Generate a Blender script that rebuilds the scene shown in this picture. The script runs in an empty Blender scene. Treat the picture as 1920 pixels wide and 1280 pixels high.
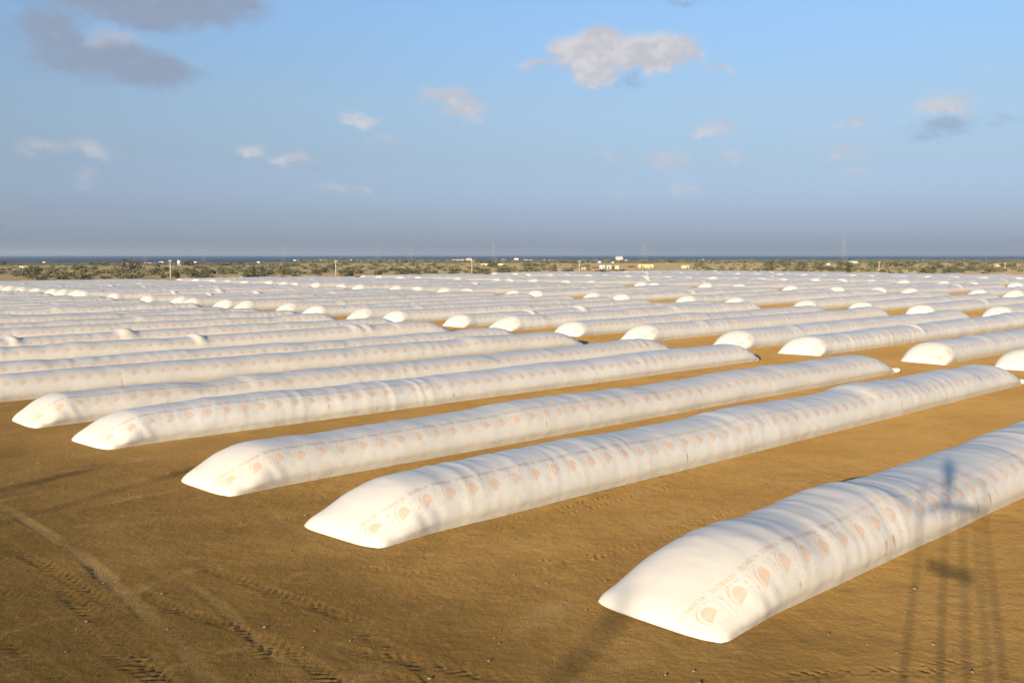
import bpy, bmesh, math, random
import numpy as np
from mathutils import Vector, Matrix

random.seed(11)
RNG = np.random.default_rng(5)
SC = bpy.context.scene
COL = SC.collection

# ------------------------------------------------------------------ camera
CAM_H, F_PX, HOR = 9.5, 1890.0, 478.0          # eye height (m), focal length and horizon row of a 1920 px wide frame
PITCH = math.atan((640 - HOR) / F_PX)
cam_data = bpy.data.cameras.new('camera')
cam_data.sensor_width = 36.0
cam_data.lens = F_PX / 1920.0 * 36.0
cam_data.clip_start = 0.05
cam_data.clip_end = 60000
cam = bpy.data.objects.new('camera', cam_data)
cam.location = (0, 0, CAM_H)
cam.rotation_euler = (math.pi / 2 - PITCH, 0, 0)
COL.objects.link(cam)
SC.camera = cam


def ray(px, py):
    d = Vector(((px - 960) / F_PX, 1.0, -(py - 640) / F_PX))
    c, s = math.cos(PITCH), math.sin(PITCH)
    return Vector((d.x, d.y * c + d.z * s, d.z * c - d.y * s)).normalized()


def on_ground(px, py, z=0.0):
    d = ray(px, py)
    k = (z - CAM_H) / d.z
    return Vector((d.x * k, d.y * k, z))


def az_el(px, py):
    d = ray(px, py)
    return math.degrees(math.atan2(d.x, d.y)), math.degrees(math.asin(d.z))


# ------------------------------------------------------------------ light
SUN_TRAVEL = ray(1774, 858)                    # low afternoon sun behind the camera
SUN_EL = math.asin(-SUN_TRAVEL.z)
SUN_AZ = math.atan2(-SUN_TRAVEL.x, -SUN_TRAVEL.y)   # clockwise from +Y, towards the sun
sun_data = bpy.data.lights.new('sun', 'SUN')
sun_data.energy = 5.0
sun_data.angle = math.radians(0.53)
sun_data.color = (1.0, 0.80, 0.55)
sun = bpy.data.objects.new('sun', sun_data)
sun.rotation_euler = SUN_TRAVEL.to_track_quat('-Z', 'Y').to_euler()
sun.location = (0, -30, 60)
COL.objects.link(sun)

SC.view_settings.view_transform = 'Standard'
SC.view_settings.look = 'None'
SC.view_settings.gamma = 1.0
SC.view_settings.use_curve_mapping = False
SC.view_settings.exposure = 0.95
SC.render.engine = 'CYCLES'
SC.cycles.use_denoising = True
SC.cycles.max_bounces = 4
SC.cycles.volume_bounces = 0
SC.cycles.transparent_max_bounces = 8


# ------------------------------------------------------------------ node helper
class X:
    """A scalar socket in a node tree, with arithmetic."""
    def __init__(self, nt, s):
        self.nt, self.s = nt, s

    def _m(self, op, *args, clamp=False):
        n = self.nt.nodes.new('ShaderNodeMath')
        n.operation = op
        n.use_clamp = clamp
        for i, a in enumerate((self,) + args):
            if isinstance(a, X):
                self.nt.links.new(a.s, n.inputs[i])
            else:
                n.inputs[i].default_value = float(a)
        return X(self.nt, n.outputs[0])

    def __add__(self, o): return self._m('ADD', o)
    def __sub__(self, o): return self._m('SUBTRACT', o)
    def __mul__(self, o): return self._m('MULTIPLY', o)
    def __truediv__(self, o): return self._m('DIVIDE', o)
    def lt(self, o): return self._m('LESS_THAN', o)
    def gt(self, o): return self._m('GREATER_THAN', o)
    def mx(self, o): return self._m('MAXIMUM', o)
    def mn(self, o): return self._m('MINIMUM', o)
    def fract(self): return self._m('FRACT')
    def abs(self): return self._m('ABSOLUTE')
    def sqrt(self): return self._m('SQRT')
    def pw(self, o): return self._m('POWER', o)
    def inv(self): return (self * -1.0) + 1.0

    def step(self, a, b):
        n = self.nt.nodes.new('ShaderNodeMapRange')
        n.interpolation_type = 'SMOOTHSTEP'
        self.nt.links.new(self.s, n.inputs['Value'])
        n.inputs['From Min'].default_value = a
        n.inputs['From Max'].default_value = b
        return X(self.nt, n.outputs['Result'])


class NT:
    def __init__(self, nt):
        self.nt = nt
        nt.nodes.clear()

    def new(self, t, **kw):
        n = self.nt.nodes.new(t)
        for k, v in kw.items():
            setattr(n, k, v)
        return n

    def link(self, a, b):
        self.nt.links.new(a.s if isinstance(a, X) else a, b)

    def x(self, s): return X(self.nt, s)

    def noise(self, vec, scale, detail=4, rough=0.55, dim='3D', dist=0.0):
        n = self.new('ShaderNodeTexNoise', noise_dimensions=dim)
        if vec is not None:
            self.link(vec, n.inputs['Vector'])
        n.inputs['Scale'].default_value = scale
        n.inputs['Detail'].default_value = detail
        n.inputs['Roughness'].default_value = rough
        n.inputs['Distortion'].default_value = dist
        return X(self.nt, n.outputs['Fac'])

    def xyz(self, a, b, c=0.0):
        n = self.new('ShaderNodeCombineXYZ')
        for i, v in enumerate((a, b, c)):
            if isinstance(v, X):
                self.link(v, n.inputs[i])
            else:
                n.inputs[i].default_value = v
        return n.outputs[0]

    def split(self, vec):
        n = self.new('ShaderNodeSeparateXYZ')
        self.link(vec, n.inputs[0])
        return [X(self.nt, o) for o in n.outputs]

    def mix(self, fac, a, b):
        n = self.new('ShaderNodeMix', data_type='RGBA')
        if isinstance(fac, X):
            self.link(fac, n.inputs[0])
        else:
            n.inputs[0].default_value = fac
        for v, i in ((a, 6), (b, 7)):
            if isinstance(v, tuple):
                n.inputs[i].default_value = (*v, 1.0)
            else:
                self.link(v, n.inputs[i])
        return n.outputs[2]

    def ramp_add(self, a, b, fac=1.0):
        n = self.new('ShaderNodeMix', data_type='RGBA', blend_type='MULTIPLY')
        n.inputs[0].default_value = fac
        self.link(a, n.inputs[6])
        if isinstance(b, tuple):
            n.inputs[7].default_value = (*b, 1.0)
        else:
            self.link(b, n.inputs[7])
        return n.outputs[2]

    def bump(self, height, strength, dist):
        n = self.new('ShaderNodeBump')
        n.inputs['Strength'].default_value = strength
        n.inputs['Distance'].default_value = dist
        self.link(height, n.inputs['Height'])
        return n.outputs[0]

    def surface(self, color, rough=0.8, normal=None, spec=0.3):
        p = self.new('ShaderNodeBsdfPrincipled')
        o = self.new('ShaderNodeOutputMaterial')
        if isinstance(color, tuple):
            p.inputs['Base Color'].default_value = (*color, 1)
        else:
            self.link(color, p.inputs['Base Color'])
        if isinstance(rough, X):
            self.link(rough, p.inputs['Roughness'])
        else:
            p.inputs['Roughness'].default_value = rough
        p.inputs['Specular IOR Level'].default_value = spec
        if normal is not None:
            self.link(normal, p.inputs['Normal'])
        self.link(p.outputs[0], o.inputs['Surface'])
        return p


def material(name):
    m = bpy.data.materials.new(name)
    m.use_nodes = True
    return m, NT(m.node_tree)


# ------------------------------------------------------------------ sky with clouds
world = bpy.data.worlds.new('World')
SC.world = world
world.use_nodes = True
W = NT(world.node_tree)
sky = W.new('ShaderNodeTexSky', sky_type='NISHITA', sun_disc=False)
sky.sun_elevation = SUN_EL
sky.sun_rotation = SUN_AZ
sky.altitude = 50
sky.air_density = 1.0
sky.dust_density = 1.2
sky.ozone_density = 1.6
tc = W.new('ShaderNodeTexCoord')
gx, gy, gz = W.split(tc.outputs['Generated'])
azn = gx._m('ARCTAN2', gy) * (180 / math.pi)
eln = gz._m('ARCSINE') * (180 / math.pi)
# dusty lower air: the blue goes grey towards the horizon, all the way round
cr = W.new('ShaderNodeValToRGB')
W.link(eln * 0.05, cr.inputs[0])
els = cr.color_ramp.elements
for i, (e_, c_) in enumerate(((0.0, (0.48, 0.67, 1.46)), (1.2, (0.455, 0.61, 1.31)), (2.3, (0.447, 0.54, 1.08)), (5.3, (0.525, 0.555, 0.79)), (8.3, (0.635, 0.655, 0.80)), (13.4, (0.735, 0.815, 1.0)))):
    el_ = els[i] if i < 2 else els.new(e_ / 20)
    el_.position = e_ / 20
    el_.color = (*c_, 1)
skyc = W.ramp_add(sky.outputs[0], cr.outputs[0])

CLOUDS = [  # px, py, half width, half height, density, darkness
    (290, 8, 200, 46, 1.7, 1.0), (105, 60, 60, 80, 0.95, 1.0), (450, 12, 80, 24, 1.0, .95), (205, 78, 60, 22, 0.8, .45),
    (190, 112, 125, 42, 1.5, .9), (300, 132, 80, 30, 1.4, 1.0), (30, 70, 60, 50, 0.35, .9),
    (75, 278, 60, 18, 0.62, .25), (160, 278, 55, 20, 0.72, .2), (110, 318, 110, 22, 0.35, .6), (160, 335, 30, 20, 0.68, 0.3),
    (1115, 95, 85, 42, 1.8, .05), (1215, 98, 100, 42, 1.7, .1), (1112, 138, 50, 32, 1.5, .4), (1188, 152, 34, 14, .45, .6),
    (1010, 122, 55, 14, 0.75, 0.25), (1345, 130, 34, 13, 0.75, 0.35), (1290, 110, 40, 22, .6, .3),
    (830, 182, 50, 20, 1.08, 0.25), (872, 206, 50, 20, 1.27, 0.45), (790, 168, 26, 14, .4, .2),
    (672, 222, 40, 17, 0.98, 0.25), (470, 281, 34, 14, 0.98, 0.2), (540, 300, 48, 16, 0.98, 0.25), (575, 312, 40, 8, .4, .8),
    (620, 353, 52, 14, 0.75, 0.3), (688, 352, 30, 12, 0.72, 0.3), (720, 262, 45, 12, 0.52, 0.4),
    (1768, 198, 62, 22, 1.0, .1), (1815, 215, 40, 12, .7, .4), (1765, 240, 80, 22, .7, .6), (1905, 228, 40, 14, .45, .6),
    (1340, 242, 48, 16, 0.98, 0.3), (1592, 232, 44, 10, 0.75, 0.35), (1245, 300, 66, 26, 0.78, 0.4), (1362, 290, 34, 14, 0.68, 0.35),
    (1585, 285, 52, 18, 0.68, 0.45), (1610, 322, 40, 12, 0.6, 0.4), (1280, 352, 60, 22, 0.6, 0.4), (1140, 290, 30, 16, 0.52, 0.35),
    (1160, 362, 40, 12, 0.45, 0.4), (1280, 4, 40, 8, .5, .6),
    # the same scattered cloud goes on outside the frame
    (-330, 60, 200, 50, 1.0, .8), (-250, 240, 120, 30, .8, .4), (2200, 120, 150, 40, 1.0, .2), (2450, 40, 180, 50, 1.1, .6),
    (500, -190, 260, 40, 1.0, .7), (1500, -230, 240, 50, 1.0, .4),
]
warp_v = W.xyz(azn, eln * 1.5)
n1 = W.noise(warp_v, 0.33, 3, 0.6)
n2 = W.noise(warp_v, 0.9, 4, 0.6)
n3 = W.noise(W.xyz(azn + 40.0, eln * 1.4), 0.45, 3, 0.6)
az_w = azn + (n1 - 0.5) * 3.2 + (n2 - 0.5) * 0.9
el_w = eln + (n3 - 0.5) * 1.7 + (n2 - 0.5) * 0.5
vec = W.xyz(az_w, el_w)
air = eln.step(-2.0, 12.0)                     # clouds low down are seen through more air
STRENGTH = 0.10


def backdrop(col):
    n = W.new('ShaderNodeBackground')
    n.inputs['Strength'].default_value = STRENGTH
    W.link(col, n.inputs['Color'])
    return n.outputs[0]


def clouded(clouds):
    lit_d, dark_d = None, None
    for px, py, rx, ry, amp, dark in clouds:
        a0, e0 = az_el(px, py)
        k = F_PX * math.pi / 180
        sx, sy = 1.0 / (rx * 1.15 / k), 1.0 / (ry * 1.15 / k)
        n = W.new('ShaderNodeVectorMath', operation='MULTIPLY_ADD')
        W.link(vec, n.inputs[0])
        n.inputs[1].default_value = (sx, sy, 0)
        n.inputs[2].default_value = (-a0 * sx, -e0 * sy, 0)
        ln = W.new('ShaderNodeVectorMath', operation='LENGTH')
        W.link(n.outputs[0], ln.inputs[0])
        d = X(W.nt, ln.outputs['Value'])._m('MULTIPLY_ADD', -amp, amp)
        if dark < 0.5:
            lit_d = d.mx(0.0) if lit_d is None else lit_d.mx(d)
        else:
            dark_d = d.mx(0.0) if dark_d is None else dark_d.mx(d)
    dens = lit_d.mx(dark_d)
    cover = (dens + (n2 - 0.5) * 0.55 * dens.step(0.0, 0.35)).step(0.0, 0.88)
    darkness = (dark_d / (lit_d + dark_d + 0.001) + (n2 - 0.5) * 0.9).step(0.0, 1.0)
    lit = W.mix((n3 * 0.7 + n2 * 0.3).step(0.42, 0.60), (2.85, 2.9, 3.2), (3.6, 3.48, 3.7))
    ccol = W.mix(darkness, lit, (1.50, 1.88, 2.55))
    return backdrop(W.mix(cover * (air * 0.66 + 0.34), skyc, ccol))


def mix_shader(fac, a, b):
    n = W.new('ShaderNodeMixShader')
    W.link(fac, n.inputs[0])
    W.link(a, n.inputs[1])
    W.link(b, n.inputs[2])
    return n.outputs[0]


split_az = az_el(935, 300)[0]
left_part = clouded([c for c in CLOUDS if c[0] < 935])
right_part = clouded([c for c in CLOUDS if c[0] >= 935])
low_sky = eln.gt(-0.2) * eln.lt(24.0) * azn.gt(-44.0) * azn.lt(48.0)
sky_all = mix_shader(low_sky, backdrop(skyc), mix_shader(azn.gt(split_az), left_part, right_part))
world.cycles.sampling_method = 'NONE'
wo = W.new('ShaderNodeOutputWorld')
W.link(sky_all, wo.inputs['Surface'])

# ------------------------------------------------------------------ small helpers
ORD = ['', 'first', 'second', 'third', 'fourth', 'fifth', 'sixth', 'seventh', 'eighth', 'ninth', 'tenth', 'eleventh', 'twelfth',
       'thirteenth', 'fourteenth', 'fifteenth', 'sixteenth', 'seventeenth', 'eighteenth', 'nineteenth', 'twentieth']


def ordinal(n):
    if n <= 20:
        return ORD[n]
    t = {2: 'twenty', 3: 'thirty', 4: 'forty'}[n // 10]
    return {2: 'twentieth', 3: 'thirtieth', 4: 'fortieth'}[n // 10] if n % 10 == 0 else t + '-' + ORD[n % 10]


def tag(o, label=None, cat=None, group=None, kind=None):
    if label: o['label'] = label
    if cat: o['category'] = cat
    if group: o['group'] = group
    if kind: o['kind'] = kind
    return o


def mesh_obj(name, verts, faces, mat, parent=None, smooth=False):
    me = bpy.data.meshes.new(name)
    me.from_pydata([tuple(v) for v in verts], [], faces)
    me.validate()
    if smooth:
        me.polygons.foreach_set('use_smooth', [True] * len(me.polygons))
    if mat: me.materials.append(mat)
    o = bpy.data.objects.new(name, me)
    COL.objects.link(o)
    if parent: o.parent = parent
    return o


class MB:
    """Collects boxes and bars for one mesh."""
    def __init__(self): self.v, self.f = [], []

    def box(self, x0, x1, y0, y1, z0, z1):
        b = len(self.v)
        self.v += [(x, y, z) for z in (z0, z1) for y in (y0, y1) for x in (x0, x1)]
        self.f += [tuple(b + i for i in q) for q in ((0, 2, 3, 1), (4, 5, 7, 6), (0, 1, 5, 4), (2, 6, 7, 3), (0, 4, 6, 2), (1, 3, 7, 5))]
        return self

    def bar(self, p, q, r, n=6, r2=None):
        p, q = Vector(p), Vector(q)
        d = (q - p).normalized()
        a = d.orthogonal().normalized()
        c = d.cross(a)
        b = len(self.v)
        for pt, rr in ((p, r), (q, r if r2 is None else r2)):
            for i in range(n):
                t = 2 * math.pi * i / n
                self.v.append(tuple(pt + (a * math.cos(t) + c * math.sin(t)) * rr))
        for i in range(n):
            j = (i + 1) % n
            self.f.append((b + i, b + j, b + n + j, b + n + i))
        self.f.append(tuple(b + n - 1 - i for i in range(n)))
        self.f.append(tuple(b + n + i for i in range(n)))
        return self

    def build(self, name, mat, parent=None, smooth=False):
        return mesh_obj(name, self.v, self.f, mat, parent, smooth)


def empty(name, loc, rz=0.0):
    o = bpy.data.objects.new(name, None)
    o.empty_display_size = 0.3
    COL.objects.link(o)
    o.location = loc
    o.rotation_euler = (0, 0, rz)
    return o


def noise1(x, seed, period=1.0):
    """Smooth 1-D value noise in [-1, 1]."""
    r = np.random.default_rng(seed).uniform(-1, 1, 512)
    t = np.asarray(x) / period + 100.0
    i = np.floor(t).astype(int)
    f = t - i
    f = f * f * f * (f * (f * 6 - 15) + 10)
    return r[i % 512] * (1 - f) + r[(i + 1) % 512] * f


def noise2(x, y, seed):
    r = np.random.default_rng(seed).uniform(-1, 1, (256, 256))
    x = np.asarray(x) + 1000.0
    y = np.asarray(y) + 1000.0
    i, j = np.floor(x).astype(int), np.floor(y).astype(int)
    f, g = x - i, y - j
    f = f * f * (3 - 2 * f)
    g = g * g * (3 - 2 * g)
    i %= 256; j %= 256
    i1, j1 = (i + 1) % 256, (j + 1) % 256
    return (r[i, j] * (1 - f) + r[i1, j] * f) * (1 - g) + (r[i, j1] * (1 - f) + r[i1, j1] * f) * g


# ------------------------------------------------------------------ field axes
BAG_AZ = math.radians(45.4)
UAX = Vector((math.sin(BAG_AZ), math.cos(BAG_AZ), 0))     # along the bags, away from the camera
RAX = Vector((math.cos(BAG_AZ), -math.sin(BAG_AZ), 0))    # across the bags, to the right
R_LIMIT, U_LIMIT = -332.0, 452.0

# ------------------------------------------------------------------ ground
soil_mat, G = material('soil')
geo = G.new('ShaderNodeNewGeometry')
pos = geo.outputs['Position']
wx, wy, wz = G.split(pos)
ua = wx * UAX.x + wy * UAX.y
ra = wx * RAX.x + wy * RAX.y
nA = G.noise(pos, 0.12, 3, 0.6)
nB = G.noise(pos, 0.9, 3, 0.6)
nC = G.noise(pos, 6.0, 3, 0.65)
nD = G.noise(pos, 28.0, 3, 0.6)
trk = G.new('ShaderNodeAttribute', attribute_name='track')
trk = G.x(trk.outputs['Fac'])
soil = G.mix(nA.step(0.35, 0.68), (0.222, 0.134, 0.039), (0.268, 0.167, 0.051))
soil = G.mix(nB.step(0.45, 0.75) * 0.45, soil, (0.175, 0.100, 0.031))
soil = G.mix(nC.step(0.48, 0.72) * 0.35, soil, (0.315, 0.20, 0.066))
soil = G.mix(nD.step(0.55, 0.72) * 0.35, soil, (0.14, 0.080, 0.026))
near_shade = (ua + (nA - 0.5) * 16.0 + (nB - 0.5) * 7.0).step(4.0, 27.0).inv()
soil = G.mix(near_shade * 0.90, soil, (0.064, 0.040, 0.007))  # near soil darkened: self-shadowing of the rough ground is painted into its colour
soil = G.mix(near_shade * nC.step(0.50, 0.68) * 0.4, soil, (0.17, 0.105, 0.035))
soil = G.mix(trk.step(0.0, 1.0) * 0.8, soil, (0.215, 0.150, 0.068))
scuff = G.noise(G.xyz(ua * 0.5, ra * 1.3), 0.45, 3, 0.6).step(0.55, 0.70)
soil = G.mix(scuff * 0.45, soil, (0.27, 0.185, 0.075))
# open dry plain beyond the yard
dn = G.noise(pos, 0.035, 3, 0.6)
dn2 = G.noise(pos, 0.012, 3, 0.6)
plain = G.mix(dn.step(0.40, 0.64), (0.215, 0.160, 0.084), (0.150, 0.130, 0.060))
plain = G.mix(dn2.step(0.45, 0.62) * 0.6, plain, (0.245, 0.178, 0.10))
plain = G.mix(G.noise(pos, 0.25, 3, 0.6).step(0.52, 0.62) * 0.7, plain, (0.095, 0.085, 0.035))
far_scrub = (wy - wx * 0.35).step(1050.0, 1550.0)
plain = G.mix(far_scrub * 0.8, plain, (0.060, 0.066, 0.040))
edge = (dn - 0.5) * 14.0
outside = ((ua - U_LIMIT) + edge).mx((ra * -1.0 + R_LIMIT) + edge).step(-4.0, 8.0)
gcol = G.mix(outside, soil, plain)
hgt = nC * 0.55 + nD * 0.45 + nB * 0.6
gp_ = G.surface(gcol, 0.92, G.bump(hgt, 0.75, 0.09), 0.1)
gp_.inputs['Diffuse Roughness'].default_value = 1.0


def axis(dense, lo, hi, g=1.28):
    a = list(dense)
    st = dense[1] - dense[0]
    left, x = [], dense[0]
    while x > lo:
        st *= g
        x -= st
        left.append(max(x, lo))
    st = dense[-1] - dense[-2]
    right, x = [], dense[-1]
    while x < hi:
        st *= g
        x += st
        right.append(min(x, hi))
    return np.array(left[::-1] + a + right)


ys = [20.2]
while ys[-1] < 50:
    ys.append(ys[-1] + 0.058 * ys[-1] / 22.0)
GX = axis(list(np.arange(-25.0, 24.0, 0.062)), -21000, 21000)
GY = axis(ys, -400, 21000)
MX, MY = np.meshgrid(GX, GY)
fade = np.clip((MX + 25) / 2, 0, 1) * np.clip((24 - MX) / 2, 0, 1) * np.clip((MY - 20.2) / .4, 0, 1) * np.clip((50 - MY) / 6, 0, 1)
inner = fade > 0
ix, iy = MX[inner], MY[inner]
hz = 0.012 * noise2(ix * 0.8, iy * 0.8, 1) + 0.009 * noise2(ix * 2.3, iy * 2.3, 2) + 0.006 * noise2(ix * 6, iy * 6, 3) + 0.004 * noise2(ix * 14, iy * 14, 4)
clod = np.clip(noise2(ix * 8.5, iy * 8.5, 8) - 0.62, 0, 1) * 0.05 * np.clip(noise2(ix * .5, iy * .5, 9) + 0.4, 0, 1)
hz = hz + clod
tr = np.zeros_like(ix)


def track(pts, width, lug, depth, pale, seed, pitch=0.26):
    """A wheel track pressed into the soil: a shallow trough with tread bars across it."""
    global hz, tr
    best = np.full_like(ix, 1e9)
    along = np.zeros_like(ix)
    side = np.zeros_like(ix)
    acc = 0.0
    for (x0, y0), (x1, y1) in zip(pts[:-1], pts[1:]):
        dx, dy = x1 - x0, y1 - y0
        L = math.hypot(dx, dy)
        t = np.clip(((ix - x0) * dx + (iy - y0) * dy) / (L * L), 0, 1)
        ex, ey = ix - x0 - t * dx, iy - y0 - t * dy
        d = np.hypot(ex, ey)
        m = d < best
        best[m] = d[m]
        along[m] = acc + t[m] * L
        side[m] = ((ix - x0) * -dy + (iy - y0) * dx)[m] / L
        acc += L
    w = width * (1 + 0.15 * noise1(along, seed, 1.3))
    inside = 1 / (1 + np.exp((best - w / 2) / 0.035))
    strength = np.clip(0.68 + 0.75 * noise1(along, seed + 1, 3.4), 0, 1) * np.clip(along / 1.5, 0, 1) * np.clip((acc - along) / 1.5, 0, 1)
    shape = -depth * inside + 0.35 * depth * np.exp(-((best - w / 2 - 0.07) / 0.06) ** 2)
    if lug:
        ph = (along + np.sign(side) * 0.5 * pitch * 0 + np.abs(side) * 0.75) / pitch + 0.5 * (side > 0)
        bars = np.clip(np.sin(2 * math.pi * ph) * 2.2, -1, 1)
        shape = shape + lug * bars * inside * (0.6 + 0.6 * noise2(ix * 3, iy * 3, seed + 2))
    hz = hz + shape * strength
    tr = np.maximum(tr, pale * inside * (0.35 + 0.65 * strength))


def gp(*pxs): return [tuple(on_ground(x, y)[:2]) for x, y in pxs]


T1 = gp((-60, 925), (20, 957), (150, 1037), (287, 1160), (333, 1200), (393, 1270), (440, 1330))
T2 = gp((60, 920), (207, 990), (300, 1057), (417, 1137), (493, 1207), (567, 1280), (610, 1330))
track(T1, 0.46, 0.0, 0.022, 0.8, 20)
track(T2, 0.34, 0.0, 0.012, 0.5, 30)
LT = [gp((30, 985), (100, 1020), (230, 1090), (330, 1140), (440, 1175), (560, 1225), (700, 1330)),
      gp((-30, 1095), (10, 1113), (110, 1147), (187, 1213), (300, 1270), (360, 1330)),
      gp((-40, 1035), (60, 1075), (150, 1130), (250, 1210), (330, 1290)),
      gp((-30, 1180), (60, 1230), (140, 1290), (170, 1330)),
      gp((470, 1095), (547, 1123), (617, 1143), (720, 1175)),
      gp((420, 1200), (560, 1240), (700, 1265), (900, 1290)),
      gp((560, 1195), (700, 1225), (900, 1262), (1100, 1285)),
      gp((-20, 1010), (90, 1060), (200, 1130), (300, 1220), (380, 1300)),
      gp((200, 1240), (420, 1262), (620, 1300)),
      gp((350, 1050), (520, 1110), (640, 1160), (760, 1230), (860, 1310))]
for i, p in enumerate(LT):
    track(p, 0.46 + 0.05 * (i % 3), 0.019, 0.012, 0.12, 60 + 7 * i, 0.27 + 0.03 * (i % 4))
for i, p in enumerate([gp((985, 985), (1060, 960), (1170, 932), (1300, 898)), gp((1010, 962), (1100, 936), (1200, 912)),
                       gp((930, 1080), (1100, 1045), (1250, 1000), (1400, 945)), gp((1600, 1290), (1740, 1245), (1930, 1230)),
                       gp((1380, 1275), (1600, 1255), (1930, 1262)), gp((640, 1060), (800, 1075), (960, 1100), (1090, 1150))]):
    track(p, 0.45, 0.020, 0.010, 0.05, 160 + 9 * i, 0.3)
Z = np.zeros_like(MX)
Z[inner] = hz * fade[inner] - 0.02 * fade[inner]
T = np.zeros_like(MX)
T[inner] = tr * fade[inner]
ny, nx = MX.shape
me = bpy.data.meshes.new('ground')
me.vertices.add(nx * ny)
me.vertices.foreach_set('co', np.stack([MX, MY, Z], -1).ravel().astype(np.float32))
idx = np.arange(nx * ny).reshape(ny, nx)
quads = np.stack([idx[:-1, :-1], idx[:-1, 1:], idx[1:, 1:], idx[1:, :-1]], -1).reshape(-1, 4)
me.loops.add(quads.size)
me.loops.foreach_set('vertex_index', quads.ravel().astype(np.int32))
me.polygons.add(len(quads))
me.polygons.foreach_set('loop_start', np.arange(0, quads.size, 4, dtype=np.int32))
me.polygons.foreach_set('loop_total', np.full(len(quads), 4, dtype=np.int32))
me.polygons.foreach_set('use_smooth', np.ones(len(quads), dtype=bool))
at = me.attributes.new('track', 'FLOAT', 'POINT')
at.data.foreach_set('value', T.ravel().astype(np.float32))
me.update()
me.validate()
me.materials.append(soil_mat)
ground = bpy.data.objects.new('ground', me)
COL.objects.link(ground)
tag(ground, kind='structure')

# the sea, a flat sheet just above the land sheet, beyond the coast
sea_mat, S = material('sea_water')
sg = S.new('ShaderNodeNewGeometry')
sn = S.noise(sg.outputs['Position'], 0.02, 3, 0.6)
S.surface((0.020, 0.055, 0.13), 0.6, S.bump(sn, 0.8, 12.0), 0.25)
coast = [(-21000, 1330), (-3000, 1290), (-420, 1220), (-300, 1420), (-150, 1640), (60, 1800), (420, 1700), (1200, 1760), (3500, 1900), (21000, 2300), (21000, 21000), (-21000, 21000)]
sea = mesh_obj('sea', [(x, y, 0.4) for x, y in coast], [tuple(range(len(coast)))[::-1]], sea_mat)
tag(sea, kind='structure')

# ------------------------------------------------------------------ bag material
bag_mat, B = material('white_bag_film')
uv = B.new('ShaderNodeUVMap', uv_map='UVMap')
su, sv, _ = B.split(uv.outputs[0])
oi = B.new('ShaderNodeObjectInfo')
rnd = B.x(oi.outputs['Random'])
streak_a = B.new('ShaderNodeAttribute', attribute_type='OBJECT', attribute_name='streak')
streak_a = B.x(streak_a.outputs['Fac'])
PRINT_PITCH, PRINT_V = 1.07, 1.10
cell = su / PRINT_PITCH
p = (cell.fract() - 0.5) * PRINT_PITCH
q = sv - PRINT_V


def disc(cx, cy, r, kx=1.0, ky=1.0):
    ax, ay = (p - cx) * kx, (q - cy) * ky
    return (ax * ax + ay * ay).sqrt() - r


body_d = disc(0, 0, 0.285)
inner_d = disc(0.10, -0.045, 0.28)
stripe = inner_d.step(-0.012, 0.0) * inner_d.step(0.048, 0.060).inv()
cut = (q - p * 0.45 + 0.115).step(-0.01, 0.01)
emb = body_d.step(-0.008, 0.008).inv() * stripe.inv()
emb = emb * (cut + inner_d.step(0.0, 0.02)).mn(1.0)
cut2 = (q + 0.20).step(-0.01, 0.01)
emb = emb * cut2
# rows of tiny print beside each emblem, too small to read
tiny = B.noise(B.xyz(su * 22.0, sv * 9.0), 1.0, 1, 0.5).step(0.50, 0.58)
col1 = (((p + 0.42).abs().lt(0.04)) + ((p - 0.46).abs().lt(0.03))).mn(1.0) * (q.abs().lt(0.28))
row2 = ((q - 0.315).abs().lt(0.018)) * ((p - 0.1).abs().lt(0.3))
row3 = ((q + 0.36).abs().lt(0.02)) * ((p - 0.15).abs().lt(0.12))
emb_all = (emb * 0.60).mx(col1.mx(row2).mx(row3) * tiny * 0.62)
wear = B.noise(B.xyz(su * 0.8 + rnd * 50.0, sv * 3.0), 1.6, 3, 0.6)
emb_all = emb_all * (wear.step(0.25, 0.55) * 0.55 + 0.45)
tone = B.noise(B.xyz(su * 0.35 + rnd * 90.0, sv), 0.6, 4, 0.6)
film = B.mix(tone.step(0.35, 0.7), (0.57, 0.567, 0.53), (0.625, 0.622, 0.59))
# dust lying on the lower flank, and brown runs of dirty water down it
dust = B.noise(B.xyz(su * 1.2 + rnd * 31.0, sv * 2.0), 1.3, 4, 0.65).step(0.42, 0.75) * sv.step(0.15, 0.95).inv()
film = B.mix(rnd * 0.7, film, (0.56, 0.545, 0.49))
film = B.mix(dust * 0.45, film, (0.50, 0.40, 0.26))
splash = B.noise(B.xyz(su * 2.2 + rnd * 11.0, sv * 3.0), 2.0, 4, 0.7).step(0.50, 0.70) * sv.step(0.05, 0.55).inv()
film = B.mix(splash * 0.5, film, (0.42, 0.30, 0.16))
film = B.mix(emb_all, film, (0.58, 0.365, 0.205))
r1 = B.noise(B.xyz(su + rnd * 77.0, sv * 0.12), 3.2, 2, 0.5)
r2 = B.noise(B.xyz(su * 0.6 + rnd * 13.0, sv * 1.6), 1.1, 2, 0.5)
runs = (r1 - 0.715 + streak_a * 0.09).step(0.0, 0.035) * (r2 + streak_a * 0.06).step(0.47, 0.6) * sv.step(0.22, 0.34) * sv.step(0.72, 0.95).inv() * su.step(2.5, 4.0)
film = B.mix(runs * 0.75, film, (0.36, 0.23, 0.10))
fine = B.noise(B.xyz(su * 2.0, sv * 0.7), 2.2, 3, 0.65)
fine2 = B.noise(B.xyz(su * 9.0, sv * 2.5), 1.6, 2, 0.6)
B.surface(film, 0.36, B.bump(fine * 0.8 + fine2 * 0.2, 0.13, 0.06), 0.4)

letter_mat, LM = material('orange_print_ink')
LM.surface((0.55, 0.42, 0.32), 0.5)

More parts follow.
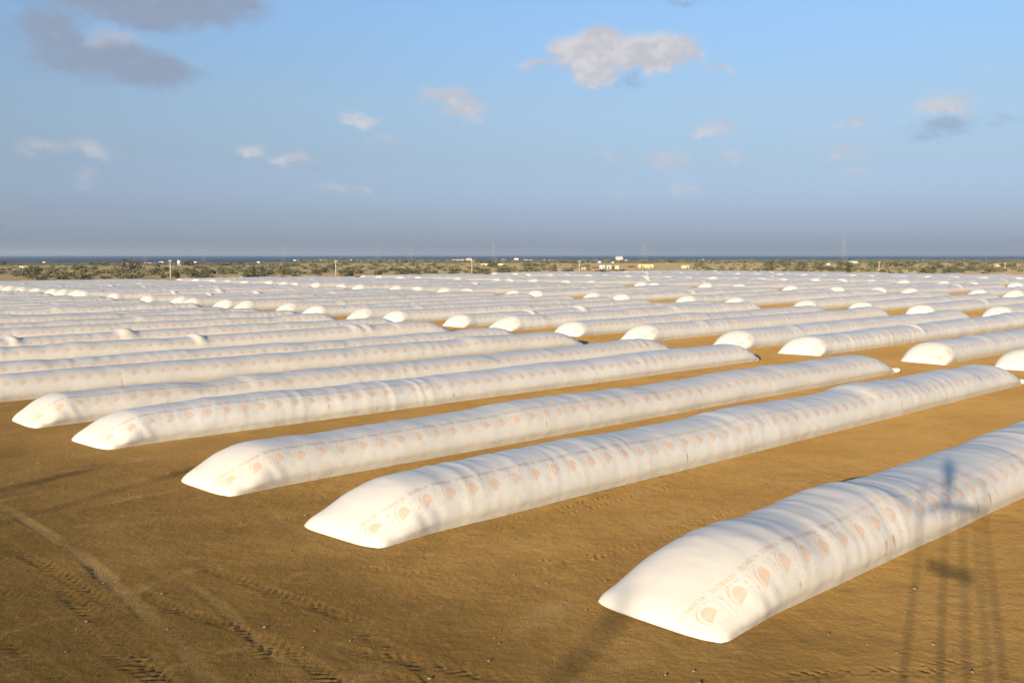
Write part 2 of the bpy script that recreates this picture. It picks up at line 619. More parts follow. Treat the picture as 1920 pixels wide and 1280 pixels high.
film_plain, FP = material('crumpled_white_film')
FP.surface(FP.mix(FP.noise(None, 6.0, 3, 0.6).step(0.4, 0.7), (0.66, 0.64, 0.59), (0.58, 0.55, 0.48)), 0.45)


# ------------------------------------------------------------------ bag shape
class Bag:
    def __init__(self, seed, L=60.0, a=2.08, b=1.62, rough=1.0, hump=0, front_len=3.2, tip=0.0, fold=1.3, flank=0.30):
        self.fold, self.flank = fold, flank
        self.L, self.a, self.b, self.seed, self.rough = L, a, b, seed, rough
        self.fl, self.tip = front_len, tip
        rr = random.Random(seed)
        self.humps = [(rr.uniform(6, L - 8), rr.uniform(0.22, 0.42), rr.uniform(0.45, 0.8)) for _ in range(hump)]
        self.steps = [(rr.uniform(5, L - 6), rr.uniform(0.05, 0.13) * rr.choice((-1, 1)), rr.uniform(0.15, 0.35)) for _ in range(5)]
        self.back_len = rr.uniform(2.8, 4.2)

    def env(self, s):
        def ramp(t):
            t = np.clip(t, 0, 1)
            e = t * t * (3 - 2 * t)
            return 0.08 * e + 0.92 * np.sin(t * math.pi / 2) ** 0.88
        return ramp(s / self.fl), ramp((self.L - s) / self.back_len)

    def surf(self, s, th):
        """Point at s metres along the bag and angle th (-25 right foot .. 205 left foot degrees); arrays."""
        s, th = np.broadcast_arrays(np.asarray(s, float), np.asarray(th, float))
        t = np.radians(th)
        f, k = self.env(s)
        full = np.minimum(f, k)
        k1 = self.seed * 17
        wave = 0.050 * noise1(s, k1 + 1, 5.5) + 0.022 * noise1(s, k1 + 2, 2.1) + 0.006 * noise1(s, k1 + 3, .8)
        for c, h, w in self.steps:
            wave = wave + h / (1 + np.exp(-(s - c) / w)) * np.exp(-np.maximum(s - c, 0) / 5.0)
        bb = self.b * (1 + wave * self.rough)
        for c, h, w in self.humps:
            bb = bb + h * np.exp(-np.abs((s - c) / w) ** 2.4)
        lip = np.sqrt(np.clip(1 - (1 - np.clip(np.minimum(s, self.L - s) / 0.45, 0, 1)) ** 2, 0, 1))
        toe = 0.02 + 0.22 * lip
        top = toe + (bb - 0.24) * full
        # plan width: a flat wide end, a waist behind it, then the settled body
        wf = 2.30 + (self.a - 2.30) * np.clip(s / 3.0, 0, 1)
        sb = self.L - s
        wb = 2.05 + (self.a - 2.05) * np.clip(sb / 3.0, 0, 1)
        w = np.where(s < self.L / 2, wf, wb) + 0.03 * noise1(s, k1 + 5, 3.0)
        # front corners are a little rounded
        w = w * (1 - 0.05 * np.clip(1 - s / 0.4, 0, 1) ** 2) * (1 - 0.2 * np.clip(1 - sb / 0.5, 0, 1) ** 2)
        rnd_ = np.clip((np.minimum(s / self.fl, sb / self.back_len) - 0.02) / 0.55, 0, 1)
        rnd_ = rnd_ * rnd_ * (3 - 2 * rnd_)
        sn, cs = np.sin(t), np.cos(t)
        z0 = 0.40 * rnd_ * full
        up = np.clip(sn, 0, 1)
        low = np.clip(-sn / math.sin(math.radians(25)), 0, 1)
        z_body = z0 + (top - z0) * up ** 0.92 - z0 * low
        x_body = w * np.sign(cs) * np.where(sn < 0, 1 - 0.07 * low, np.abs(cs) ** 0.86)
        tt = np.clip((th + 25) / 230.0, 0, 1) * math.pi
        lens_x = 0.94 * w * np.cos(tt)
        z_lens = top * np.sin(tt) ** 0.70
        x = lens_x * (1 - rnd_) + x_body * rnd_
        z = z_lens * (1 - rnd_) + z_body * rnd_
        # transverse slack folds in the film, deepest over the top and the left shoulder
        bow = 0.30 * np.cos(t) + 0.22 * np.cos(t) ** 2
        sa = s + bow * (1 + 0.5 * noise1(s, k1 + 11, 3.3)) + 0.10 * noise1(th / 30.0 + s * .3, k1 + 12, 1.0)
        g1 = noise1(sa, k1 + 6, 1.05)
        g2 = noise1(sa, k1 + 7, 0.52)
        g3 = noise1(sa + 0.3 * np.cos(t), k1 + 8, 0.27)
        amt = np.clip(0.50 + 0.75 * noise1(s, k1 + 9, 6.0), 0.06, 1.1) * rnd_
        topw = np.clip(self.flank + 0.75 * up + 0.25 * (cs < 0), 0, 1)
        fold = (0.022 * (1 - np.abs(g1) * 2) + 0.014 * g2 + 0.008 * g3) * amt * topw * self.fold
        soft = 0.010 * noise2(s * 1.3, th / 22.0 + self.seed, 31) + 0.008 * noise2(s * 3.2, th / 10.0, 33)
        # puckers on the flank just behind the sealed end
        puck = 0.022 * np.sin(s * 9 + th * 0.09 + self.seed) * np.exp(-((s - 2.1) / 0.8) ** 2) * np.exp(-((th - 12) / 22.0) ** 2)
        dn = fold + soft * np.clip(s, 0, 1) + puck
        nxv, nzv = cs * 0.8, np.maximum(sn, 0.0)
        x = x + nxv * dn
        z = np.maximum(z + nzv * dn, -0.04 - 0.02 * low)
        y = s + self.tip * (1 - np.clip(s / 2.5, 0, 1)) * (x / 2.1) * 0.3 + 0.30 * np.clip(1 - s / 1.2, 0, 1) * np.clip(np.abs(x) / 2.08, 0, 1) ** 5 - 0.30 * np.clip(1 - sb / 1.2, 0, 1) * np.clip(np.abs(x) / 2.0, 0, 1) ** 5
        return x, y, z

    def vcoord(self, th):
        return np.clip((np.asarray(th) + 25) / 60.0, 0, 10) * 1.10      # metres up the right flank; 35 degrees -> 1.10

    def mesh(self, name, ds, nth):
        fine_ends = np.linspace(0, 1, max(7, int(0.9 / ds * 2)))[:-1] ** 1.8 * 2.0
        s = np.concatenate([fine_ends, np.arange(2.0, self.L - 2.0, ds), self.L - fine_ends[::-1]])
        th = np.linspace(-25, 205, nth)
        S2, T2_ = np.meshgrid(s, th, indexing='ij')
        x, y, z = self.surf(S2, T2_)
        n, m = S2.shape
        me = bpy.data.meshes.new(name)
        co = np.stack([x, y, z], -1).reshape(-1, 3)
        idx = np.arange(n * m).reshape(n, m)
        fq = np.stack([idx[:-1, :-1], idx[:-1, 1:], idx[1:, 1:], idx[1:, :-1]], -1).reshape(-1, 4)
        faces = fq.tolist()
        faces.append(idx[0, ::-1].tolist())
        faces.append(idx[-1, :].tolist())
        me.from_pydata(co.tolist(), [], faces)
        uvl = me.uv_layers.new(name='UVMap')
        li = np.empty(len(me.loops), dtype=np.int32)
        me.loops.foreach_get('vertex_index', li)
        uvd = np.stack([S2.ravel(), self.vcoord(T2_).ravel()], -1)[li]
        uvl.data.foreach_set('uv', uvd.ravel().astype(np.float32))
        sm = np.ones(len(me.polygons), dtype=bool)
        sm[-2:] = False
        me.polygons.foreach_set('use_smooth', sm)
        me.materials.append(bag_mat)
        me.update()
        return me


def tail_mesh(seed, kind):
    """The bunched, tied film at the far end of a bag."""
    rr = random.Random(seed)
    bm = bmesh.new()
    bmesh.ops.create_icosphere(bm, subdivisions=3, radius=1.0)
    for v in bm.verts:
        d = v.co.normalized()
        w = 0.75 + 0.35 * math.sin(5 * d.x + seed) * math.sin(6 * d.z + 1) + 0.25 * math.sin(9 * d.y + 4 * d.x)
        if kind == 'knot':
            v.co = Vector((d.x * 0.36 * w, d.y * 0.42 * w + 0.28, d.z * 0.19 * w + 0.17))
        else:
            v.co = Vector((d.x * 1.35, d.y * 0.34 * w + 0.10, d.z * 0.07 * w + 0.07))
    me = bpy.data.meshes.new('tied_tail')
    bm.to_mesh(me)
    bm.free()
    me.polygons.foreach_set('use_smooth', [True] * len(me.polygons))
    me.materials.append(film_plain)
    return me


TAILS = {'knot': [tail_mesh(3, 'knot'), tail_mesh(8, 'knot')], 'flap': [tail_mesh(5, 'flap')]}


def text_template(body, size):
    cu = bpy.data.curves.new('letters', 'FONT')
    cu.body = body
    cu.size = size
    cu.resolution_u = 2
    cu.align_x = 'CENTER'
    cu.space_character = 1.25
    ob = bpy.data.objects.new('letters', cu)
    COL.objects.link(ob)
    bpy.context.view_layer.update()
    dg = bpy.context.evaluated_depsgraph_get()
    m = ob.evaluated_get(dg).to_mesh()
    v = np.array([tuple(w.co)[:2] for w in m.vertices])
    f = [tuple(pp.vertices) for pp in m.polygons]
    bpy.data.objects.remove(ob)
    bpy.data.curves.remove(cu)
    return v, f


TXT_V, TXT_F = text_template('SILOBOLSA', 0.145)
TXT_V[:, 0] *= 0.86 / (TXT_V[:, 0].max() - TXT_V[:, 0].min())


def lettering(bag, count, parent):
    V, Fc, base = [], [], 0
    for i in range(count):
        s0 = (i + 0.5) * PRINT_PITCH
        s = s0 + TXT_V[:, 0]
        vv = PRINT_V + 0.37 + TXT_V[:, 1]
        ok = s.min() > 0.05
        if not ok:
            continue
        th = vv / 1.10 * 60 - 25
        x, y, z = bag.surf(s, th)
        V.append(np.stack([x + 0.006, y - 0.006 * (s < 4), z + 0.010], -1))
        Fc += [tuple(base + j for j in f) for f in TXT_F]
        base += len(TXT_V)
    V = np.concatenate(V)
    return tag(mesh_obj('printed_lettering', V.tolist(), Fc, letter_mat, parent), kind='stuff')


def world_at(u, r): return UAX * u + RAX * r


# measured places of the bags, row by row: (u of the near end, r of the centre line)
ROW_U = [20.4, 87.5, 160.0, 234.0, 308.0, 381.0]
tips = {
    1: [-17.7, -30.1, -39.9, -52.8, -61.7],
    2: [-31.6, -39.7, -51.3, -59.8, -72.1, -82.3, -94.2, -102.9, -115.8, -123.9, -135.5, -145.8, -158.8, -165.6, -176.8, -182.8, -194.4, -199.5,
        -211.5, -227.0, -233.1, -241.0, -247.1, -255.4, -264.7],
    3: [-59.5, -71.3, -81.9, -92.0, -106.7, -118.3, -134.4, -141.4, -157.9, -165.0, -181.9, -188.8, -199.7, -208.1, -224.0, -233.0, -237.8, -245.2, -256.1,
        -263.4, -272.0, -284.0],
    4: [-83.1, -90.6, -106.4, -114.5, -125.3, -137.5, -153.1, -165.0, -181.5, -187.3, -206.4, -217.0, -232.1, -242.9, -248.6, -267.7, -272.3, -290.7, -301.0],
    5: [-108.0], 6: [-132.0]}
ROW1_U = [20.35, 19.1, 19.3, 19.8, 19.7]


def visible(u, r):
    for s in (0, 30, 59):
        w = world_at(u + s, r)
        if w.y > 5 and abs(w.x / w.y) < 960 / F_PX + 0.012 and (w.x / w.y < 960 / F_PX):
            return True
    return False


layout = []
for row in range(1, 7):
    rr = random.Random(100 + row)
    t = list(tips[row])
    # drop or keep spacing sane, then go on to the left edge of the yard in pairs
    out = [t[0]]
    for v in t[1:]:
        if out[-1] - v >= 5.2 and v > R_LIMIT + 3:
            out.append(v)
    alt = 0
    while out[-1] > R_LIMIT + 13:
        out.append(out[-1] - ((9.0 if alt else 11.6) + rr.uniform(-1.2, 1.2)))
        alt = 1 - alt
    k = 0
    for i, v in enumerate(out):
        u = ROW_U[row - 1] + rr.uniform(-0.9, 0.9)
        if row == 1:
            u = ROW1_U[i] if i < 5 else 19.8 + rr.uniform(-0.8, 0.8)
        r = v + 2.13
        if visible(u, r):
            k += 1
            layout.append((row, k, u, r))

# meshes: own shapes close by, shared shapes farther off
mid_bags = [Bag(40 + i, L=60.5 + (i % 3) * 0.9, a=2.05 + 0.05 * (i % 2), b=1.62 + 0.05 * (i % 4), rough=0.75, hump=(0, 1, 0, 0, 2, 0, 0, 0)[i], front_len=2.0 + 0.3 * (i % 4), fold=1.1, flank=(.3, .6)[i % 2], tip=(0, .8, -.6, .4)[i % 4]) for i in range(8)]
mid_meshes = [bg_.mesh('bag_film', 0.22, 30) for bg_ in mid_bags]
far_bags = [Bag(80 + i, L=60.5 + (i % 3) * 0.9, a=2.06, b=1.61 + 0.06 * (i % 4), rough=0.85, hump=(0, 0, 0, 1, 0, 0, 0, 0, 1, 0)[i], front_len=1.9 + 0.3 * (i % 4), fold=1.3, tip=(0, .8, -.6, .4)[i % 4]) for i in range(10)]
far_meshes = [bg_.mesh('bag_film', 0.42, 20) for bg_ in far_bags]

NEAR = {1: dict(seed=1, b=1.72, front_len=4.2, rough=1.0, fold=1.35, tip=-0.2), 2: dict(seed=2, b=1.66, front_len=3.5, rough=1.0, fold=0.95, tip=0.3),
        3: dict(seed=3, b=1.60, front_len=2.9, rough=0.9, fold=0.75), 4: dict(seed=4, b=1.55, front_len=2.6, rough=0.8, fold=1.2, flank=0.65, tip=0.3), 5: dict(seed=5, b=1.55, front_len=2.4, rough=0.8, fold=0.8, tip=-0.3),
        6: dict(seed=6, b=1.58, rough=0.7, fold=.9), 7: dict(seed=7, b=1.58, rough=0.7, fold=.9), 8: dict(seed=9, b=1.60, rough=0.8, hump=3, fold=.9)}
NEAR_LABEL = {
    1: 'nearest white grain bag at lower right, tower shadow falling across its top',
    2: 'white grain bag in mid-foreground, second from the right in the front row',
    3: 'white grain bag third from the right in the front row, knot at its far end',
    4: 'rippled white grain bag fourth from the right in the front row',
    5: 'white grain bag at the left frame edge, the last showing its whole pointed near end'}
ROWNAME = {1: 'front row', 2: 'second row', 3: 'third row', 4: 'fourth row', 5: 'fifth row', 6: 'farthest, sixth row'}
for row, k, u, r in layout:
    rr = random.Random(row * 100 + k)
    near = None
    if row == 1 and k in NEAR:
        kw = dict(NEAR[k])
        near = Bag(L={1: 60.5, 2: 59.8, 3: 60.0, 4: 60.2}.get(k, 60.0), **kw)
        me = near.mesh('bag_film', 0.11 if k <= 5 else 0.2, 50 if k <= 5 else 32)
        L = near.L
    elif row <= 2:
        i = rr.randrange(8)
        me, L = mid_meshes[i], mid_bags[i].L
    else:
        i = rr.randrange(10)
        me, L = far_meshes[i], far_bags[i].L
    o = bpy.data.objects.new('grain_bag', me)
    COL.objects.link(o)
    w = world_at(u, r)
    o.location = (w.x, w.y, -0.005)
    yaw = 0.0 if (row == 1 and k <= 5) else rr.uniform(-0.004, 0.004)
    o.rotation_euler = (0, 0, -BAG_AZ + yaw)
    o['streak'] = {1: 1.0, 2: 0.35, 3: 0.2}.get(k, 0.25) if row == 1 else rr.uniform(0, 0.35)
    if row == 1 and k in NEAR_LABEL:
        lab = NEAR_LABEL[k]
    else:
        lab = 'long white grain bag, %s from the right in the %s' % (ordinal(k), ROWNAME[row])
    tag(o, lab, 'grain bag', 'white grain bags laid out in rows')
    if near is not None and k <= 5:
        lettering(near, {1: 36, 2: 40, 3: 30, 4: 20, 5: 14}[k], o)
    if row <= 2:
        kind = 'knot' if (row == 1 and k == 3) or rr.random() < 0.3 else 'flap'
        tl = bpy.data.objects.new('tied_tail', rr.choice(TAILS[kind]))
        COL.objects.link(tl)
        tl.parent = o
        tl.location = (rr.uniform(-0.3, 0.3) if kind == 'flap' else 1.75, L - 0.05, 0)
        tl.rotation_euler = (0, 0, rr.uniform(-0.3, 0.3))

# ------------------------------------------------------------------ watch tower under the camera (only its shadow is seen)
steel, ST = material('grey_painted_steel')
ST.surface(ST.mix(ST.noise(None, 4.0, 4, 0.6).step(0.4, 0.7), (0.25, 0.26, 0.27), (0.18, 0.12, 0.08)), 0.55)
wood, WD = material('weathered_planks')
WD.surface(WD.mix(WD.noise(None, 7.0, 4, 0.6), (0.20, 0.14, 0.09), (0.32, 0.24, 0.16)), 0.8)
sh = Vector((SUN_TRAVEL.x, SUN_TRAVEL.y, 0)).normalized()      # the way shadows fall
lat = Vector((sh.y, -sh.x, 0))                                 # to the right of it
tower = empty('watch_tower', (0, 0, 0))
tag(tower, 'slender steel scaffold tower behind the camera, seen only by its leg shadows', 'tower')
cen = lat * 0.32 + sh * -0.35
corners = []
for q_ in range(4):
    a = math.radians(15 + 90 * q_)
    corners.append(cen + (lat * math.cos(a) + sh * math.sin(a)) * 1.077)
for c in corners:
    MB().bar((c.x, c.y, -0.05), (c.x, c.y, 8.75), 0.036, 8).build('leg', steel, tower, True)


def deck(z, name, n, th):
    a, b, d = corners[0], corners[1], corners[3]
    e1, e2 = (b - a), (d - a)
    for i in range(1, n - 2):
        p0 = a + e2 * (i / n + 0.01)
        p1 = a + e2 * ((i + 1) / n - 0.01)
        lo = [p0, p0 + e1, p1 + e1, p1]
        v = [(v_.x, v_.y, z) for v_ in lo] + [(v_.x, v_.y, z + th) for v_ in lo]
        mesh_obj(name, v, [(3, 2, 1, 0), (4, 5, 6, 7), (0, 1, 5, 4), (1, 2, 6, 5), (2, 3, 7, 6), (3, 0, 4, 7)], wood, tower)


deck(7.80, 'platform_plank', 6, 0.08)
for z, r_ in ((7.74, 0.03), (8.72, 0.015)):
    mb = MB()
    for i in range(4):
        a, b = corners[i], corners[(i + 1) % 4]
        mb.bar((a.x, a.y, z), (b.x, b.y, z), r_, 6)
    mb.build('guard_rail' if z > 8 else 'ring_beam', steel, tower)
la_, lb_ = corners[2] * 0.72 + corners[0] * 0.28, corners[0]
MB().bar((corners[2].x + lat.x * .3, corners[2].y + lat.y * .3, 6.26), (corners[3].x + lat.x * .25, corners[3].y + lat.y * .25, 6.22), 0.08, 8).build('landing_beam', wood, tower)
la = cen + lat * 0.73 + sh * -0.2
mb = MB()
for dx in (-0.17, 0.17):
    mb.bar((la.x + sh.x * dx, la.y + sh.y * dx, 0), (la.x + sh.x * dx, la.y + sh.y * dx, 7.8), 0.025, 6)
for i in range(26):
    z = 0.3 + i * 0.29
    mb.bar((la.x - sh.x * .17, la.y - sh.y * .17, z), (la.x + sh.x * .17, la.y + sh.y * .17, z), 0.016, 5)
mb.build('ladder', steel, tower)

# the photographer, on the platform just behind the lens
skin_m, SK = material('dark_clothing')
SK.surface((0.07, 0.08, 0.11), 0.85)
FEET = Vector((0.0, -0.30, 7.885))
joints = [(0, 0, .95, .15), (0, 0, 1.15, .14), (0, 0.01, 1.36, .17), (0, 0.02, 1.47, .065), (0, 0.05, 1.55, .085), (0, 0.06, 1.66, .095), (0, 0.05, 1.73, .06),
          (.10, 0, .88, .09), (.12, 0.03, .48, .06), (.13, 0, .10, .045), (.13, .14, .03, .035),
          (-.10, 0, .88, .09), (-.12, 0.03, .48, .06), (-.13, 0, .10, .045), (-.13, .14, .03, .035),
          (.19, 0, 1.38, .065), (.27, .02, 1.16, .048), (.10, .19, 1.50, .035),
          (-.19, 0, 1.38, .065), (-.27, .02, 1.16, .048), (-.10, .19, 1.50, .035)]
bones = [(0, 1), (1, 2), (2, 3), (3, 4), (4, 5), (5, 6), (0, 7), (7, 8), (8, 9), (9, 10), (0, 11), (11, 12), (12, 13), (13, 14), (2, 15), (15, 16), (16, 17), (2, 18), (18, 19), (19, 20)]
for sgn, root in ((1, 17), (-1, 20)):
    for fi in range(5):
        b0 = len(joints)
        hx, hz_ = sgn * (.10 - 0.01), 1.50
        if fi < 4:
            joints += [(hx - sgn * .006, .235 - .012 * fi, hz_ + .035 - .018 * fi, .010), (hx - sgn * .035, .225 - .008 * fi, hz_ + .045 - .02 * fi, .009)]
        else:
            joints += [(hx, .17, hz_ - .05, .011), (hx - sgn * .035, .18, hz_ - .055, .009)]
        bones += [(root, b0), (b0, b0 + 1)]
pm = bpy.data.meshes.new('person')
pm.from_pydata([j[:3] for j in joints], bones, [])
person = bpy.data.objects.new('person', pm)
COL.objects.link(person)
person.location = FEET
md = person.modifiers.new('skin', 'SKIN')
for i, j in enumerate(joints):
    pm.skin_vertices[0].data[i].radius = (j[3], j[3])
pm.skin_vertices[0].data[0].use_root = True
person.modifiers.new('sub', 'SUBSURF').levels = 1
person.modifiers['sub'].render_levels = 1
pm.materials.append(skin_m)
tag(person, 'person in dark clothing on the watch tower, a shadow on the nearest bag', 'person')

# ------------------------------------------------------------------ posts out of frame whose shadows lie across the soil
def shadow_post(end_px, dist, rad, label, head):
    g = on_ground(*end_px)
    base = g - sh * dist
    height = dist * math.tan(SUN_EL)
    t = empty('lamp_post', (base.x, base.y, 0))
    tag(t, label, 'post')
    MB().bar((0, 0, -0.05), (0, 0, height), rad, 10, rad * 0.85).build('pole', wood, t, True)
    MB().box(-head, head, -0.22, 0.22, height, height + 0.35).build('lamp_head', steel, t)


shadow_post((1172, 1142), 95.0, 0.14, 'stout post left of the watch tower, seen by its shadow near the nearest bag', 0.25)
shadow_post((352, 882), 90.0, 0.11, 'tall post far to the left, its long shadow ending at the third bag', 0.3)
shadow_post((92, 897), 90.0, 0.11, 'tall post farthest left, its shadow lying at the left frame edge', 0.3)

# ------------------------------------------------------------------ pebbles and crumbs
stone_mat, SM_ = material('pale_stone')
SM_.surface((0.25, 0.18, 0.10), 0.85)
pv, pf = [], []
rr = random.Random(4)
for i in range(130):
    yy = 21 + 26 * rr.random() ** 1.3
    xx = rr.uniform(-0.56, 0.56) * yy
    s_ = rr.uniform(0.018, 0.05) * (1.6 if rr.random() < .08 else 1)
    b0 = len(pv)
    for dx, dy, dz in ((1, 0, 0), (-1, 0, 0), (0, 1, 0), (0, -1, 0), (0, 0, 1), (0, 0, -1)):
        pv.append((xx + dx * s_ * rr.uniform(.7, 1.3), yy + dy * s_ * rr.uniform(.7, 1.3), 0.0 + dz * s_ * 0.7))
    pf += [tuple(b0 + j for j in t) for t in ((0, 2, 4), (2, 1, 4), (1, 3, 4), (3, 0, 4), (2, 0, 5), (1, 2, 5), (3, 1, 5), (0, 3, 5))]
tag(mesh_obj('scattered_pebbles', pv, pf, stone_mat), 'small pebbles and clods scattered on the brown soil', 'pebbles', kind='stuff')

# ------------------------------------------------------------------ scrub on the plain
leaf_mat, LF = material('scrub_foliage')
lo_ = LF.new('ShaderNodeObjectInfo')
lr = LF.x(lo_.outputs['Random'])
lg = LF.new('ShaderNodeNewGeometry')
ln_ = LF.noise(lg.outputs['Position'], 0.08, 3, 0.6)
lc = LF.mix(lr.step(0.0, 1.0), (0.098, 0.100, 0.044), (0.150, 0.125, 0.062))
lc = LF.mix(ln_.step(0.4, 0.65), lc, (0.075, 0.090, 0.042))
LF.surface(lc, 0.9, None, 0.1)
dark_leaf, DL = material('dark_foliage')
DL.surface((0.040, 0.042, 0.022), 0.9, None, 0.1)
bark_mat, BK = material('bark')
BK.surface((0.11, 0.08, 0.05), 0.9, None, 0.1)


def crown_data(seed, n, flat=1.0):
    """Leaf-clump faces spread through an uneven crown of unit size."""
    rr = random.Random(seed)
    lobes = [(rr.uniform(-.6, .6), rr.uniform(-.6, .6), rr.uniform(.3, .75), rr.uniform(.28, .5)) for _ in range(7)]
    v, f = [], []
    for i in range(n):
        lx, ly, lz, lr_ = rr.choice(lobes)
        d = Vector((rr.gauss(0, 1), rr.gauss(0, 1), rr.gauss(0, 1))).normalized()
        pnt = Vector((lx, ly, lz)) + d * lr_ * rr.uniform(.45, 1.05)
        pnt.z = max(0.02, pnt.z * flat)
        a = Vector((rr.gauss(0, 1), rr.gauss(0, 1), rr.gauss(0, 1))).normalized()
        b = a.cross(d + Vector((rr.gauss(0, .5), rr.gauss(0, .5), rr.gauss(0, .5)))).normalized()
        s = rr.uniform(.07, .15)
        k = len(v)
        v += [pnt + a * s, pnt + b * s * .7, pnt - a * s, pnt - b * s * .7]
        f.append((k, k + 1, k + 2, k + 3))
    return [tuple(w) for w in v], f


CROWNS, TRUNKS = [], []
for i in range(6):
    v, f = crown_data(300 + i, 260)
    me = bpy.data.meshes.new('crown')
    me.from_pydata(v, [], f)
    me.materials.append(leaf_mat)
    CROWNS.append(me)
rr = random.Random(6)
for i in range(3):
    mb = MB()
    mb.bar((0, 0, -0.02), (0.03, 0.02, 0.3), 0.05, 5, 0.035)
    for j in range(4):
        a = j * 1.6 + i
        mb.bar((0.03, 0.02, 0.28), (0.4 * math.cos(a), 0.4 * math.sin(a), 0.62), 0.03, 4, 0.012)
    me = bpy.data.meshes.new('trunk')
    me.from_pydata(mb.v, [], mb.f)
    me.materials.append(bark_mat)
    TRUNKS.append(me)


def bush(x, y, wdt, hgt_, label, group=None, dark=False, name='thorn_bush'):
    t = empty(name, (x, y, 0), random.uniform(0, 6.3))
    t.scale = (wdt / 2, wdt / 2, hgt_)
    me = random.choice(CROWNS)
    if dark:
        me = me.copy()
        me.materials.clear()
        me.materials.append(dark_leaf)
    for nm, m in (('crown', me), ('trunk', random.choice(TRUNKS))):
        c = bpy.data.objects.new(nm, m)
        COL.objects.link(c)
        c.parent = t
    tag(t, label, 'bush', group)
    return t


def special(px, py, wpx, hpx, label, dark=True, name='thorn_tree'):
    g = on_ground(px, py)
    bush(g.x, g.y, wpx / F_PX * g.y, hpx / F_PX * g.y, label, None, dark, name)


special(331, 523, 17, 13, 'dark rounded bush right beside the leftmost utility pole')
special(475, 520, 15, 18, 'tall dark tree standing just behind the bags, left of the second pole')
special(493, 513, 12, 13, 'smaller dark tree next to the tall dark tree behind the bags')
special(1037, 511, 16, 17, 'green flat-topped tree left of the fourth utility pole', False)
special(1590, 511, 15, 14, 'dark green tree at the foot of the right-hand pylon')
special(1780, 507, 22, 9, 'broad green bush behind the bags near the right frame edge', False)
special(245, 510, 50, 22, 'largest green acacia on the plain, near the left frame edge', False)
special(1748, 508, 18, 9, 'dark bush behind the far bags, left of the broad green bush')

rr = random.Random(21)
spots, tries = [], 0
while len(spots) < 300 and tries < 20000:
    tries += 1
    px = rr.uniform(-10, 1930)
    py = (495.5 if px < 560 else 491) + 30 * rr.random() ** 0.8
    g = on_ground(px, py)
    U, Rr = g.x * UAX.x + g.y * UAX.y, g.x * RAX.x + g.y * RAX.y
    if g.y > 1500 or (U < U_LIMIT + 10 and Rr > R_LIMIT - 10):
        continue
    if 1105 < px < 1300 and 494 < py < 509:
        continue
    spots.append((g.y, g.x, rr.uniform(0.6, 1.5)))
spots.sort()
for y, x, k in spots:
    if y < 760:
        wd = rr.uniform(3.5, 8.5) * k
    else:
        wd = rr.uniform(6, 14) * k
    bush(x, y, wd, wd * rr.uniform(.20, .34), 'one of the many olive thorn bushes dotted over the dry plain behind the bags', 'thorn bushes on the plain')

# the scrub too far off to tell apart
rr = random.Random(31)
vv_, ff_ = [], []
def px_left(px):
    return px < 560


for i in range(4600):
    px = rr.uniform(-60, 1980)
    if i < 1500:
        py = (494.0 if px < 560 else 489.5) + 20 * rr.random()
    else:
        py = 488.8 + 4.4 * rr.random()
        if px_left(px) : py += 4.5
    g = on_ground(px, py)
    U, Rr = g.x * UAX.x + g.y * UAX.y, g.x * RAX.x + g.y * RAX.y
    if (U < U_LIMIT + 12 and Rr > R_LIMIT - 12) or (1105 < px < 1300 and 494 < py < 509):
        continue
    far = g.y > 1200
    wd = rr.uniform(5, 12) if far else rr.uniform(1.5, 4.0)
    hh = wd * (rr.uniform(.12, .22) if far else rr.uniform(.25, .4))
    for j in range(9 if far else 14):
        ax_, ay_, az_ = rr.uniform(-.5, .5) * wd, rr.uniform(-.5, .5) * wd, rr.uniform(0.1, 1) * hh
        s = wd * rr.uniform(.10, .24)
        th_ = rr.uniform(0, 3.14)
        c, sn_ = math.cos(th_) * s, math.sin(th_) * s
        b0 = len(vv_)
        cx, cy = g.x + ax_, g.y + ay_
        ti = rr.uniform(-.5, .5) * s
        vv_ += [(cx - c, cy - sn_, az_ - s * .4), (cx + c, cy + sn_, az_ - s * .4), (cx + c * .6, cy + sn_ * .6 + ti, az_ + s * .5), (cx - c * .7, cy - sn_ * .7 + ti, az_ + s * .45)]
        ff_.append((b0, b0 + 1, b0 + 2, b0 + 3))
tag(mesh_obj('far_scrub', vv_, ff_, leaf_mat), 'dense low scrub covering the far plain to the coast', 'scrub', kind='stuff')

# ------------------------------------------------------------------ utility poles along the far edge
pole_m, PM_ = material('pale_concrete_pole')
PM_.surface((0.42, 0.40, 0.36), 0.8)
for px, py, top, lab in ((320, 523, 487, 'pale utility pole beside the dark bush, leftmost behind the bags'),
                         (630, 518, 488, 'pale utility pole behind the bags, second from the left'),
                         (885, 515, 488, 'pale utility pole behind the bags, third from the left'),
                         (1086, 512, 488, 'pale utility pole behind the bags, fourth from the left'),
                         (1648, 508, 490, 'thin utility pole on the plain right of the tallest pylon'),
                         (1884, 508, 492, 'thin utility pole on the plain at the right frame edge')):
    g = on_ground(px, py)
    h = CAM_H + ray(px, top).z / ray(px, top).y * g.y
    t = empty('utility_pole', (g.x, g.y, 0), random.uniform(-.2, .2))
    tag(t, lab, 'pole', 'utility poles along the far edge')
    MB().bar((0, 0, -0.1), (0, 0, h), 0.24, 8, 0.15).build('shaft', pole_m, t, True)
    arm = MB().box(-0.9, 0.9, -0.07, 0.07, h - 0.55, h - 0.40).build('cross_arm', pole_m, t)
    for dx in (-0.75, 0.0, 0.75):
        MB().bar((dx, 0, h - 0.4 if dx else h - 0.02), (dx, 0, h - 0.12 if dx else h + 0.25), 0.06, 6).build('insulator', pole_m, arm)

# ------------------------------------------------------------------ pylons
galv, GV = material('galvanised_steel')
GV.surface((0.30, 0.29, 0.29), 0.7)


